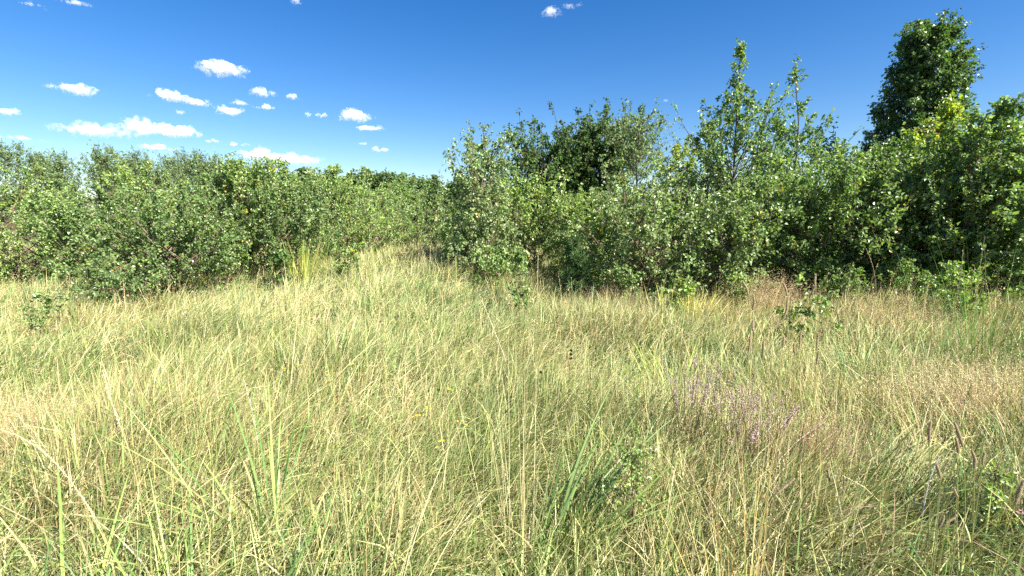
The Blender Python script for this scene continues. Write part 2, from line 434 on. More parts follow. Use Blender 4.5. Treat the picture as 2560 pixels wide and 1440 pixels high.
# --- middle distance ------------------------------------------------------------
md = [
 (1362, 330, 200, 17., 'crown', 'dark', dict(nbr=190, leaf=.085, nlf=13, blv=(.8, 1.1), t0=.2), 'dark rounded tree behind the saplings, leftmost of three'),
 (1450, 318, 190, 17.5, 'crown', 'deep', dict(nbr=190, leaf=.085, nlf=13, blv=(.8, 1.1), t0=.2), 'dark rounded tree behind the saplings, middle one of three'),
 (1535, 298, 180, 17., 'crown', 'dark', dict(nbr=170, leaf=.085, nlf=12, blv=(.8, 1.1), t0=.2), 'fuller green tree behind the saplings, right one of three, beside the weeping birch'),
 (1592, 252, 150, 14.5, 'crown', 'grey', dict(nbr=90, leaf=.07, nlf=8, droop=.9, curve=-.5, up=(.7, 1.2), gap=.35, twl=.5, t0=.2), 'airy weeping birch with drooping grey green tips against the sky'),
 (1692, 355, 90, 26., 'crown', 'yellow', dict(nbr=70, leaf=.13, nlf=8, autumn=.05), 'small distant yellowish tree seen in the dip between the birches'),
 (2105, 345, 190, 14., 'round', 'grey', dict(nbr=80, leaf=.085, nlf=8), 'greyish tree far behind between the second spire and the small spruce'),
 (1150, 440, 90, 22., 'spire', 'dark', dict(nbr=80, leaf=.12, nlf=9), 'dark narrow tree behind the gap, left of the feathery birch'),
 (1085, 436, 60, 40., 'spire', 'far', dict(nbr=60, leaf=.2, nlf=7), 'small pointed distant tree right of the far wood'),
]
for i, (px, top, wd, Y, prof, pal, kw, lab) in enumerate(md):
    k = dict(ntw=8, trunk_r=.06); k.update(kw)
    plant_tree('broadleaf_tree', lab, 'tree', px, top, wd, Y, 'trees behind the saplings', prof=prof, pal=pal, seed=500+i, bark=M_BARK_DARK, mat=M_LEAF_FAR, **k)

# --- backing saplings deep in the thickets (three built, the rest copies) ----------------
protos = []
for v in range(3):
    wood, fol = tree_parts(700+v, 2.6, 1.05, stems=3, nbr=90, ntw=8, nlf=9, leaf=.06, pal=('birch', 'dark', 'birch')[v])
    protos.append((wood.build('trunk', M_BARK), fol.build('crown', M_LEAF), np.percentile(np.concatenate(fol.V)[:, 2], 99.9)))
LB = 'sapling deep in the left thicket, only its leaves showing through the front row'
RB = 'sapling deep in the right thicket, only its leaves showing through the front row'
backs = [(-60, 12, .8, LB), (120, 12, .72, LB), (250, 11.5, .66, LB), (470, 12, .74, LB), (590, 12, .78, LB), (690, 12.5, .76, LB), (780, 12.5, .76, LB), (880, 14, .75, LB),
         (1010, 17, .72, LB), (1130, 16, .8, LB), (1285, 12, .78, RB), (1400, 12, .82, RB), (1530, 11, .9, RB), (1600, 10.5, .9, RB), (1720, 10, 1.1, RB), (1830, 10.5, 1.1, RB), (1930, 10.5, 1.15, RB), (2100, 10, 1.15, RB),
         (2220, 9, 1.2, RB), (2330, 8.5, 1.2, RB), (2440, 8.5, 1.25, RB), (2560, 8, 1.3, RB), (2680, 7.5, 1.3, RB), (2750, 6.2, 1.2, RB)]
rb = np.random.default_rng(5)
first = {}
for i, (px, Y, sc, lab) in enumerate(backs):
    Y *= 1.1; P = at(px, 600, Y); v = i % 3
    loc = (P[0], Y, float(ground_z(P[0], Y)) - .04)
    g = 'saplings filling the left thicket' if lab is LB else 'saplings filling the right thicket'
    sc *= 2.6/protos[v][2]
    if v not in first:
        t = thing('birch_sapling', loc, lab, 'sapling', g); t.scale = (sc,)*3
        for c in protos[v][:2]: c.parent = t
        first[v] = t
    else:
        copy_thing(first[v], loc, lab, rb.uniform(0, 6.28), sc*rb.uniform(.93, 1.07), g)

# --- the far row at the left --------------------------------------------------------
far = [(-40, 380, 150), (60, 352, 190), (165, 372, 150), (250, 375, 140), (300, 362, 120), (360, 378, 130), (425, 374, 130), (490, 370, 150), (560, 382, 130), (615, 392, 110)]
ordn = ['first', 'second', 'third', 'fourth', 'fifth', 'sixth', 'seventh', 'eighth', 'ninth', 'tenth']
fprot = []
for v in range(3):
    wood, fol = tree_parts(800+v, 8.0, 2.6, 'crown', nbr=130, ntw=10, nlf=10, leaf=.17, pal='grey', trunk_r=.12, t0=.12, twl=.9, stems=2 if v else 1, droop=.2, up=(.5, 1.25))
    fprot.append((wood.build('trunk', M_BARK_DARK), fol.build('crown', M_LEAF_FAR), np.percentile(np.concatenate(fol.V)[:, 2], 99.9)))
ffirst = {}
for i, (px, top, wd) in enumerate(far):
    Y = 36 + 3*math.sin(i*2.3); P = at(px, top, Y); z = float(ground_z(P[0], Y)); v = i % 3; sc = (P[2]-z)/fprot[v][2]
    lab = f'grey green rounded tree, {ordn[i]} from the left in the far row behind the left thicket'
    if v not in ffirst:
        t = thing('row_tree', (P[0], Y, z), lab, 'tree', 'far row of trees at the left'); t.scale = (sc,)*3
        for c in fprot[v][:2]: c.parent = t
        ffirst[v] = t
    else:
        copy_thing(ffirst[v], (P[0], Y, z), lab, i*1.7, sc, 'far row of trees at the left')

# --- the far wood in the middle: reads as one mass ---------------------------------------
def far_wood():
    rng = np.random.default_rng(9); allm = Mesh()
    def one(px, top, Y, wd, pal, seed):
        P = at(px, top, Y); z = float(ground_z(P[0], Y)); H = P[2]-z; R = wd*.5/FPX*Y
        wood, fol = tree_parts(seed, H, R, 'crown', nbr=46, ntw=6, nlf=7, leaf=.55*Y/85, pal=pal, trunk_r=.12, t0=.1, twl=1.3, up=(.4, 1.25), droop=.2)
        V = np.concatenate(fol.V); V = V*np.array([1, 1, H/np.percentile(V[:, 2], 99.9)]) + np.array([P[0], Y, z]); allm.add(V, [np.concatenate(fol.F)], np.concatenate(fol.C))
    for i, px in enumerate(np.linspace(660, 1230, 24)):
        top = np.interp(px, [660, 760, 860, 890, 1010, 1045, 1100, 1230], [430, 425, 440, 418, 420, 440, 462, 470]) + rng.uniform(-6, 12)
        one(px, top, 85+rng.uniform(-4, 6), 60, ('far', 'far', 'grey', 'dark')[i % 4], 900+i)
    for i, px in enumerate(np.linspace(850, 1180, 12)):
        one(px, 462+rng.uniform(-8, 14), 62+rng.uniform(-4, 4), 55, ('far', 'grey', 'birch')[i % 3], 940+i)
    for i, px in enumerate(np.linspace(-200, 2800, 40)):
        if 640 < px < 1200: continue
        one(px, 475+rng.uniform(-12, 12), 95, 90, 'far', 1000+i)
    o = allm.build('far_wood', M_LEAF_FAR)
    tag(o, 'distant mixed wood seen through the gap in the middle', 'wood', kind='stuff')
far_wood()

# --- conifers ------------------------------------------------------------------
def conifer(name, label, px, top, wd, Y, seed, needle=.05, nbr=60, col=(.05, .10, .05), up=.2, nl=60, per=.9, t0=.05):
    P = at(px, top, Y); z = float(ground_z(P[0], Y)) - .02; H = P[2]-z; R = wd*.5/FPX*Y
    rng = np.random.default_rng(seed)
    wood, fol = Mesh(), Mesh()
    s = np.linspace(0, 1, 6); TP = np.column_stack([s*0, s*0, s*H])
    V, Q = tubes(TP[None], (.012*H*(1-.9*s))[None]+.002, 6); wood.add(V, [Q])
    t = t0 + (1-t0)*np.sort(rng.random(nbr))
    az = rng.uniform(0, 6.28, nbr); BL = R*(1-t)**per*rng.uniform(.7, 1.2, nbr) + .04
    e = up + .5*t + rng.normal(0, .15, nbr)
    st = np.column_stack([t*0, t*0, t*H])
    d = np.column_stack([np.cos(e)*np.cos(az), np.cos(e)*np.sin(az), np.sin(e)])
    BP = np.stack([st, st + d*BL[:, None]*.5, st + d*BL[:, None] + np.array([0, 0, 1])*(BL*.12)[:, None]], 1)
    V, Q = tubes(BP, np.tile([[.005, .004, .002]], (nbr, 1)), 3); wood.add(V, [Q])
    bi = np.repeat(np.arange(nbr), nl); n = len(bi); u = rng.random(n)[:, None]
    pos = np.where(u < .5, BP[bi, 0]*(1-2*u)+BP[bi, 1]*2*u, BP[bi, 1]*(2-2*u)+BP[bi, 2]*(2*u-1))
    pos = np.concatenate([pos, np.column_stack([np.zeros(nl*2), np.zeros(nl*2), H*rng.uniform(.5, 1, nl*2)])]); n2 = len(pos)
    dd = np.concatenate([d[bi], np.tile([0, 0, 1.], (nl*2, 1))])
    ax = norm(dd*.7 + rng.normal(0, .6, (n2, 3))); nr = rng.normal(0, 1, (n2, 3))
    c = np.array(col)*rng.uniform(.6, 1.5, (n2, 1))
    V, Q = leaves_mesh(pos, ax, nr, needle*rng.uniform(.7, 1.2, n2), np.full(n2, needle*.07), 0); fol.add(V, Q, np.repeat(c, 6, 0))
    o = thing(name, (P[0], Y, z), label, 'conifer')
    wood.build('trunk', M_BARK_DARK, o); fol.build('needles', M_NEEDLE, o)
conifer('pine_sapling', 'small blue green pine sapling at the edge of the grass', 1438, 606, 118, 8.3, 21, .12, 60, (.105, .180, .060), .35, 110, .42, .12)
conifer('spruce_tree', 'small blue grey spruce top showing left of the tallest tree', 2200, 262, 130, 13., 22, .10, 90, (.07, .11, .085), .05, 60)
conifer('spruce_tree', 'tip of a second small spruce, lower and left of the other', 2168, 330, 90, 13.5, 23, .10, 60, (.07, .11, .085), .05, 60)

# ------------------------------------------------------------------ meadow grass
PAL = dict(green=(.165, .255, .072), lush=(.135, .240, .080), lime=(.300, .350, .108), straw=(.560, .500, .270), tan=(.400, .300, .150), pink=(.420, .285, .195), blue=(.210, .300, .160))

def wind(x, y):
    a = .45 + (fbm(x*.55+11, y*.55, 71)-.5)*4.2
    return a

def make_grass():
    rng = np.random.default_rng(42)
    NT = 26500
    # tuft centres: depth y, dense near the eye and thinning with distance
    u = rng.random(NT)
    y0, y1 = .62, 22.0
    g = np.linspace(y0, y1, 4000)
    pdf = (g*1.06+.5)*np.where(g < 2.2, np.interp(g, [1, 2.2], [.72, 1]), (2.2/g)**1.25); cdf = np.cumsum(pdf); cdf /= cdf[-1]
    ty = np.interp(u, cdf, g); tx = rng.uniform(-1, 1, NT)*(ty*1.25 + .7)
    hol = fbm(tx*1.1+3, ty*1.1+8, 81)
    keep = (hol > .40) | (rng.random(NT) < .25)
    for hx, hy, hr in [(2440, 1190, .22), (2370, 1150, .16), (2180, 1070, .16), (2240, 1110, .14), (625, 1290, .13), (610, 1190, .10), (1375, 1140, .13), (1530, 1230, .12),
                       (2040, 900, .28), (1990, 880, .22), (480, 1360, .10), (1010, 1250, .09), (1180, 1340, .09), (820, 1210, .09), (180, 1010, .2), (90, 1050, .18), (1650, 1160, .10), (330, 750, .5), (2090, 770, .5), (760, 1330, .08), (1730, 1280, .1)]:
        c, d_, e_ = rays(hx, hy); q_ = -(EYE - .18)/e_                 # trodden or grazed hollows in the sward
        keep &= ~((np.hypot(tx - c*q_, ty - d_*q_) < hr*rng.uniform(.7, 1.15, NT)) & (rng.random(NT) < .9))
    keep &= ~((np.hypot(tx, ty) < .72))
    tx, ty, hol = tx[keep], ty[keep], hol[keep]
    n = len(tx)
    nb = rng.integers(18, 46, n)
    ti = np.repeat(np.arange(n), nb); N = len(ti)
    tr = (.045 + .012*ty)*rng.uniform(.7, 1.6, n)
    off = rng.normal(0, 1, (N, 2))*tr[ti][:, None]
    X, Y = tx[ti]+off[:, 0], ty[ti]+off[:, 1]
    Z = ground_z(X, Y)
    D = np.hypot(X, Y)
    wa = wind(X, Y)
    lodg = fbm(X*.8+40, Y*.8+9, 91)
    hgt = .36 + .34*fbm(X*.7+1, Y*.7+6, 95) + .22*(rng.random(n)**2)[ti]
    hgt = hgt*np.interp(Y, [0, 1.4, 3, 6, 10, 16], [.55, .68, .78, .74, .80, 1.0])
    ow = norm(off + 1e-6)*rng.uniform(.2, .95, N)[:, None]
    vx = np.cos(wa)*(.18+lodg*.95) + ow[:, 0] + rng.normal(0, .3, N); vy = np.sin(wa)*(.18+lodg*.95) + ow[:, 1] + rng.normal(0, .3, N)
    az = np.arctan2(vy, vx); mag = np.hypot(vx, vy)
    tilt = np.clip(.10 + .32*mag + rng.normal(0, .18, N), 0, 1.35)
    bend = np.clip(.4 + 1.0*lodg*mag + rng.normal(0, .65, N), -.8, 2.6)
    bend = bend + .5*np.exp(-((D-1)/1.6)**2)*rng.random(N)*2
    L = hgt*(.5 + .6*rng.random(N) + .30*rng.random(N)**8)
    far_w = .86*np.clip(D/1.6, 1, None)**.42 + .5*np.exp(-((D-1)/1.2)**2)
    # tuft kind by patch
    p1 = fbm(tx*.42+20, ty*.42+3, 101); p2 = fbm(tx*.9+5, ty*.9+30, 111); q = rng.random(n)
    kind = np.zeros(n, int)                                       # 0 green 1 lush 2 lime 3 straw 4 tan 5 pink 6 blue
    straw_p = .10 + .40*np.clip((p1-.38)*2.2, 0, 1) + .22*np.clip((ty-2.6)/4, 0, 1)
    kind = np.where(q < straw_p, 3, np.where(q < straw_p+.20, 2, 0))
    kind = np.where((p2 > .6) & (rng.random(n) < .55), 4, kind)
    kind = np.where((p2 < .36) & (rng.random(n) < .7), 1, kind)
    kind = np.where((tx/np.maximum(ty, .5) > .45) & (rng.random(n) < .25), 5, kind)
    kind = np.where(rng.random(n) < .05, 6, kind)
    pal = np.array([PAL[k] for k in ('green', 'lush', 'lime', 'straw', 'tan', 'pink', 'blue')])
    kb = kind[ti]
    sw = rng.random(N)
    kb = np.where(sw < .15, 3, np.where(sw < .32, 2, np.where(sw < .44, 0, kb)))
    c0 = pal[kb]*rng.uniform(.64, 1.16, (N, 1))
    wid = np.where(kb >= 3, .0034, .0048)*rng.uniform(.6, 1.5, N)*far_w
    broad = (rng.random(n) < .035)[ti] & (kb < 3)
    wid = np.where(broad, wid*2.0, wid)
    P = blade_paths(np.column_stack([X, Y, Z-.01]), az, L, tilt, bend, 4)
    V, F, k = blade_mesh(P, wid, az, rng.uniform(-1.5, 1.5, N), (.8, 1, .85, .55, 0))
    C = np.repeat(c0[:, None, :], k, 1)
    tipc = np.array([.52, .44, .2])                               # dried tips on part of the blades
    dry = (rng.random(N) < .35)[:, None, None]*np.linspace(0, .7, k)[None, :, None]
    C = C*(1-dry) + tipc*dry
    o = put('meadow_grass', V, F, M_GRASS, None, C.reshape(-1, 3))
    tag(o, 'long mixed green and straw coloured meadow grass, leaning and tangled', 'grass', kind='stuff')
    print('grass blades', N)
make_grass()

def make_flowering_grass():
    rng = np.random.default_rng(77)
    N = 7000
    g = np.linspace(1.0, 18, 3000); pdf = (g*1.06+.4)*np.where(g < 2.5, 1, (2.5/g)**1.5); cdf = np.cumsum(pdf); cdf /= cdf[-1]
    y = np.interp(rng.random(N), cdf, g); x = rng.uniform(-1, 1, N)*(y*1.2+.5)
    dens = fbm(x*.6+9, y*.6+14, 121) + .22*np.clip(x/np.maximum(y, .6), -.3, 1)
    k = rng.random(N) < np.clip((dens-.30)*2.6, .10, 1)
    k &= np.hypot(x, y) > 1.05
    x, y = x[k], y[k]; N = len(x)
    D = np.hypot(x, y); z = ground_z(x, y)
    wa = wind(x, y); az = wa + rng.normal(0, .8, N)
    L = rng.uniform(.45, .85, N)*np.interp(y, [1, 2.5, 10], [.75, .95, 1.1])
    tilt = np.abs(rng.normal(.16, .2, N)); bend = np.abs(rng.normal(.5, .45, N))
    P = blade_paths(np.column_stack([x, y, z]), az, L, tilt, bend, 5)
    fw = np.clip(D/2.2, 1, None)**.7
    wid = .0013*rng.uniform(.8, 1.4, N)*fw
    V, F, kk = blade_mesh(P, wid, az, rng.uniform(-1, 1, N), (1, 1, .9, .8, .6, 0))
    base = np.where(rng.random(N)[:, None] < .3, np.array(PAL['lime']), np.array([.60, .50, .24]))*rng.uniform(.8, 1.15, (N, 1))
    me = Mesh(); me.add(V, F, np.repeat(base, kk, 0))
    # airy panicles
    ns = 22
    si = np.repeat(np.arange(N), ns); M = len(si)
    u = rng.random(M); a0 = P[si, 4]; a1 = P[si, 5]; am = P[si, 3]
    pos = np.where((u > .45)[:, None], a0 + (a1-a0)*((u-.45)/.55)[:, None], am + (a0-am)*(.3+.7*u/.45)[:, None])
    kind = rng.random(N); airy = (kind < .6)[si]
    rad = np.where(airy, .034, .008)*rng.uniform(.2, 1, M)*(1.15-u)*np.clip(fw[si], 1, 1.6)
    dv = norm(rng.normal(0, 1, (M, 3)) + np.array([0, 0, .3]))
    pos = pos + dv*rad[:, None]
    sl = np.where(airy, .0042, .0065)*rng.uniform(.7, 1.4, M)*fw[si]
    cp = np.where(kind[:, None] < .25, np.array([.40, .25, .17]), np.where(kind[:, None] < .6, np.array([.50, .37, .20]), np.array([.54, .45, .24])))*rng.uniform(.75, 1.2, (N, 1))
    ax = norm(dv*.6 + np.array([0, 0, .7])); sd = norm(np.cross(ax, rng.normal(0, 1, (M, 3))))
    Vs = np.stack([pos, pos + ax*sl[:, None]*.5 + sd*sl[:, None]*.2, pos + ax*sl[:, None], pos + ax*sl[:, None]*.5 - sd*sl[:, None]*.2], 1).reshape(-1, 3)
    Q = (np.arange(M)*4)[:, None] + np.array([0, 1, 2, 3])
    me.add(Vs, [Q], np.repeat(cp[si], 4, 0))
    o = me.build('flowering_grass', M_SEED)
    tag(o, 'thin straw coloured stalks with airy seed heads standing over the grass', 'grass', kind='stuff')
make_flowering_grass()

# ------------------------------------------------------------------ single plants in the meadow
def tussock(name, label, px, top, Y, n, spread, width, cols, lean=0.0, lean_az=0.0, bend=(.3, .9), seed=1, splay=.5, cat='grass clump', var=.35, zoff=0.0, stiff=False):
    rng = np.random.default_rng(seed)
    P0 = at(px, top, Y); z = float(ground_z(P0[0], Y)) - .02
    Lm = max(P0[2] - z, .15)
    off = rng.normal(0, 1, (n, 2))*spread*.5
    az0 = np.arctan2(off[:, 1], off[:, 0]) + rng.normal(0, .5, n)
    vx = np.cos(az0)*splay + math.cos(lean_az)*lean; vy = np.sin(az0)*splay + math.sin(lean_az)*lean
    az = np.arctan2(vy, vx); mag = np.hypot(vx, vy)
    tilt = np.clip(mag*.55 + rng.normal(0, .1, n), 0, 1.2); bd = rng.uniform(*bend, n)*np.clip(mag+.3, .4, 1.4)
    L = Lm*rng.uniform(1-var, 1+var*.35, n)*1.08
    P = blade_paths(np.column_stack([off, np.zeros(n)]), az, L, tilt, bd, 7)
    w = width*rng.uniform(.6, 1.3, n)
    V, F, k = blade_mesh(P, w, az, rng.uniform(-.8, .8, n), (.7, .95, 1, .95, .8, .6, .35, 0))
    pal = np.array(cols); c = pal[rng.integers(0, len(pal), n)]*rng.uniform(.8, 1.2, (n, 1))
    o = put(name, V, F, M_GRASS, None, np.repeat(c, k, 0))
    o.location = (P0[0], Y, z)
    tag(o, label, cat)
    return o

YG = [(.36, .40, .08), (.46, .44, .12), (.28, .35, .07)]
ST = [(.58, .52, .27), (.66, .58, .34), (.50, .42, .20)]
BG = [(.19, .30, .09), (.23, .34, .12), (.18, .28, .07)]
LU = [(.14, .28, .07), (.19, .33, .09), (.24, .36, .08)]
OR = [(.56, .40, .15), (.60, .48, .22), (.50, .33, .12)]
tussock('rush_tuft', 'stiff yellow green rush tuft standing at the foot of the left thicket', 757, 603, 9.2, 130, .30, .011, YG, .08, .3, (.05, .35), 1, .45)
tussock('grass_tuft', 'yellow green tuft on the crest of the mound in the middle', 985, 612, 10.4, 170, .40, .011, YG, .15, .2, (.1, .6), 2, .5)
tussock('grass_tuft', 'pale plumed tuft leaning right on the crest of the mound', 1040, 606, 11.0, 150, .45, .010, ST, .5, .2, (.4, 1.0), 3, .4)
tussock('grass_tuft', 'fan of pale dry straw blades leaning right, left of the middle', 725, 800, 3.7, 46, .10, .007, ST, .55, .25, (.1, .5), 4, .3)
tussock('grass_tuft', 'bright yellow tuft at the foot of the sapling right of the middle', 1748, 722, 6.6, 260, .45, .008, [(.50, .46, .08), (.42, .42, .08), (.58, .5, .14)], .35, .2, (.3, .9), 5, .5)
tussock('grass_clump', 'clump of broad blue green blades leaning right, below the middle of the photo', 1385, 1015, 2.1, 34, .12, .0115, BG, .75, .3, (.15, .8), 6, .35)
tussock('grass_clump', 'clump of broad pale green blades with tall shoots, left of the middle', 648, 985, 2.0, 34, .14, .0105, LU + [(.36, .42, .14)], -.15, .2, (.2, .9), 7, .5)
tussock('grass_clump', 'lush green broad bladed clump low at the left', 455, 1270, 1.35, 60, .14, .0085, LU, .1, .2, (.3, 1.2), 8, .7)
tussock('grass_clump', 'lush green clump cut by the lower left corner', 60, 1340, 1.25, 44, .12, .010, LU, .2, .2, (.3, 1.2), 9, .7)
tussock('grass_tuft', 'bundle of upright orange straw stems at the bottom right of the middle', 1895, 1120, 1.45, 46, .12, .0026, OR, .15, 2.8, (.05, .4), 10, .25)
tussock('grass_tuft', 'upright thin bundle of pale straw stems in the middle of the near grass', 1290, 850, 2.1, 34, .12, .0024, ST, .12, 2.6, (.02, .35), 11, .2)
tussock('grass_tuft', 'bundle of straw stems leaning right just left of the bottom middle', 900, 1150, 1.5, 36, .12, .003, ST, .3, .1, (.1, .6), 12, .4)
tussock('grass_tuft', 'arching pale tuft at the front of the right thicket below the yellow tuft', 1905, 778, 5.0, 240, .40, .0075, ST + YG, .7, .1, (.5, 1.3), 13, .5)
tussock('grass_tuft', 'green arching tuft among the dry grass at the right', 1720, 835, 4.0, 200, .32, .007, LU + YG, .25, .4, (.5, 1.3), 14, .7)
tussock('grass_tuft', 'dark green tuft behind the timothy heads at the right', 2130, 850, 4.2, 220, .40, .008, BG + LU, .3, 3.0, (.5, 1.3), 15, .7)
tussock('grass_tuft', 'tuft of green blades in front of the right dry brush', 2340, 800, 4.4, 200, .40, .008, BG, .2, 3.0, (.5, 1.2), 16, .7)
tussock('broom_bush', 'bright green broom with upright thin rods at the right edge', 2500, 668, 4.6, 260, .34, .0036, [(.10, .24, .04), (.15, .30, .05), (.09, .19, .04)], .1, .2, (0, .35), 17, .55, cat='bush', var=.75)

def small_plant(name, label, px, top, wd, Y, seed, cat='plant', mat=None, stem='stem', crown='leaves', **kw):
    P = at(px, top, Y); z = float(ground_z(P[0], Y)) - .02
    k = dict(leaf=.05, nbr=18, ntw=5, nlf=7, trunk_r=.006, twl=.10, stems=2, t0=.1, prof='round'); k.update(kw)
    wood, fol = tree_parts(seed, max(P[2]-z-.03, .1), wd*.5/FPX*Y, **k)
    t = thing(name, (P[0], Y, z), label, cat)
    wood.build(stem, M_BARK, t); fol.build(crown, mat or M_LEAF, t)
    return t
small_plant('oak_seedling', 'small oak seedling with yellow lit top leaves, left of the small pine', 1312, 640, 85, 7.4, 41, 'seedling', leaf=.052, pal='birch', nbr=26, stems=2, up=(.5, 1.2))
small_plant('leafy_seedling', 'dark low seedling at the grass edge below the rush tuft', 706, 632, 55, 9.0, 42, 'seedling', leaf=.07, pal='dark', nbr=20)
small_plant('leafy_seedling', 'low green seedling in the grass left of the mound', 872, 618, 70, 9.4, 43, 'seedling', leaf=.06, pal='birch', nbr=22)
small_plant('leafy_seedling', 'low leafy growth on the right shoulder of the mound', 1140, 598, 130, 9.6, 44, 'seedling', leaf=.05, pal='bright', nbr=40, stems=3)
small_plant('bramble_shoot', 'upright bramble shoot with pale leaves in front of the dark right thicket', 1985, 682, 95, 5.4, 45, 'bramble', leaf=.05, pal='bright', nbr=13, ntw=4, nlf=5, flat=.9, up=(.4, 1.1))
small_plant('bramble_shoot', 'lower bramble shoot spreading right of the upright one', 2062, 728, 110, 5.2, 46, 'bramble', leaf=.05, pal='bright', nbr=13, ntw=4, nlf=5, flat=.9, up=(.1, .8))
small_plant('bramble_shoot', 'bramble leaves at the foot of the sapling beside the yellow tuft', 1700, 716, 110, 6.6, 47, 'bramble', leaf=.06, pal='bright', nbr=22, ntw=4, nlf=5, flat=.9, up=(.1, .8))
small_plant('leafy_herb', 'small bright green leafy herb in the near grass right of the broad clump', 1592, 1065, 130, 2.2, 48, 'herb', leaf=.018, pal='bright', nbr=20, ntw=5, nlf=6, twl=.06, stems=5, trunk_r=.002, up=(.3, .9))
small_plant('leafy_herb', 'dark green herb in the grass near the left edge', 85, 745, 90, 5.4, 49, 'herb', leaf=.04, pal='birch', nbr=20, stems=3, trunk_r=.003)
small_plant('leafy_herb', 'yellow green herb between the timothy heads near the right edge', 2500, 1130, 70, 1.9, 50, 'herb', leaf=.02, pal='bright', nbr=16, ntw=4, twl=.05, stems=3, trunk_r=.002)

for i, (lab, px, top, wd, Y, pal) in enumerate([
 ('low leafy growth under the pale birch bush, right of the small pine', 1565, 672, 120, 7.9, 'birch'),
 ('low leafy growth in front of the sapling with the yellow tuft, on its right', 1845, 690, 90, 7.4, 'bright'),
 ('dark low growth at the foot of the right thicket behind the bramble shoots', 2120, 690, 130, 7.2, 'aspen'),
 ('low leafy growth above the broadest tan dry brush', 2290, 690, 150, 6.9, 'aspen'),
 ('low leafy growth left of the broom at the right', 2415, 672, 110, 6.2, 'bright'),
 ('low seedling at the foot of the feathery birch', 1225, 632, 90, 8.6, 'birch'),
 ('low leafy growth right of the wide bush at left', 560, 628, 110, 9.2, 'birch'),
]):
    small_plant('leafy_seedling', lab, px, top, wd, Y, 400+i, 'seedling', leaf=.045, pal=pal, nbr=34, ntw=6, nlf=8, stems=4)

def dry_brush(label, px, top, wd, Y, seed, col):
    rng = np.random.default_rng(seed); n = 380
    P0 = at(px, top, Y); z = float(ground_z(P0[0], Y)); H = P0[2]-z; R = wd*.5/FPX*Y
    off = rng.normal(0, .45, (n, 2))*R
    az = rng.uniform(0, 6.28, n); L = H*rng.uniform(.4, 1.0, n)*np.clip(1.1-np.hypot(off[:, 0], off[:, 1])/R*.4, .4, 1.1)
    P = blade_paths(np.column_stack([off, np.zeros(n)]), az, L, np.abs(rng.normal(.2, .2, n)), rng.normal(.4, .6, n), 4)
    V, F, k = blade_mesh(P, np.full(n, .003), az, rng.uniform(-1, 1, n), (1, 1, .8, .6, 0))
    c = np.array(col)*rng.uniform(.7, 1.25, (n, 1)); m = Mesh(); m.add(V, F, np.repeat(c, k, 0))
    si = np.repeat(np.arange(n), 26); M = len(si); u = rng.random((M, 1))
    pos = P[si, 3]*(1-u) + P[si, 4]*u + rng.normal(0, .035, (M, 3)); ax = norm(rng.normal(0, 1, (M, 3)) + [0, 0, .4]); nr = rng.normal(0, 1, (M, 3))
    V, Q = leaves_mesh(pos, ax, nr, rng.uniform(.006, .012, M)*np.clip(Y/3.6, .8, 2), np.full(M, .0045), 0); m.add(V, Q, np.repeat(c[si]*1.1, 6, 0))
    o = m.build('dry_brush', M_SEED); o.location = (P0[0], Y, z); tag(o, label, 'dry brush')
dry_brush('tan dry brush below the dark right thicket, broadest patch', 2245, 712, 330, 5.8, 61, (.50, .39, .23))
dry_brush('tan dry brush under the tall thin birch, between the saplings', 1925, 655, 100, 7.0, 62, (.46, .36, .21))
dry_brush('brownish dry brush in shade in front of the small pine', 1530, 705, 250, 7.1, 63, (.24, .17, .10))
dry_brush('pinkish tan haze of dry flower stalks at the right edge', 2500, 850, 300, 3.4, 64, (.58, .46, .29))
dry_brush('tan haze of dry flower stalks left of the one at the right edge', 2290, 890, 260, 3.5, 65, (.58, .47, .30))
dry_brush('brown patch of dry stalks in the middle of the right grass', 2060, 1000, 130, 2.7, 66, (.38, .28, .17))
dry_brush('reddish brown patch of dry stalks at the left edge', 40, 955, 260, 2.9, 67, (.46, .36, .20))

def pix_path(pts, Y):
    """a stalk through those places at its own depth, continued down to the soil"""
    P = [at(a, b, Y + (p[0] if p else 0)) for a, b, *p in pts]
    e = P[-1] + (P[-1]-P[-2])*.3
    e = np.array([e[0], e[1], float(ground_z(e[0], e[1]))-.01])
    P.append(e)
    P = np.array(P); d = np.r_[0, np.cumsum(np.linalg.norm(np.diff(P, axis=0), axis=1))]
    q = np.linspace(0, d[-1], 16)
    R = np.stack([np.interp(q, d, P[:, i]) for i in range(3)], -1)
    for _ in range(3): R[1:-1] = (R[:-2]+2*R[1:-1]+R[2:])/4
    return R

def bristly_head(path, r, rng, dark, light, nb=420):
    """a timothy-like spike: lumpy core and many short bristles"""
    m = Mesh()
    K = 14; s = np.linspace(0, 1, K); P = np.stack([np.interp(s, np.linspace(0, 1, len(path)), path[:, i]) for i in range(3)], -1)
    rr = r*np.clip(np.sin(np.pi*(s*.9+.05))**.35, .3, 1)*rng.uniform(.9, 1.1, K)
    V, Q = tubes(P[None], rr[None]*.85, 10); m.add(V, [Q], dark)
    i = rng.random(nb); B = np.stack([np.interp(i, s, P[:, k]) for k in range(3)], -1); ax = norm(P[0]-P[-1])
    d = norm(np.cross(np.tile(ax, (nb, 1)), rng.normal(0, 1, (nb, 3)))); rb_ = np.interp(i, s, rr)[:, None]
    d2 = norm(d + ax*.7); w = norm(np.cross(d2, ax))
    V = np.stack([B + d*rb_*.7 - w*r*.16, B + d*rb_*.7 + w*r*.16, B + d*rb_*.7 + d2*r*.75], 1).reshape(-1, 3)
    F = (np.arange(nb)*3)[:, None] + np.array([0, 1, 2])
    m.add(V, [F], np.repeat(np.where(rng.random((nb, 1)) < .55, np.array(light), np.array(dark)*1.3), 3, 0))
    return m

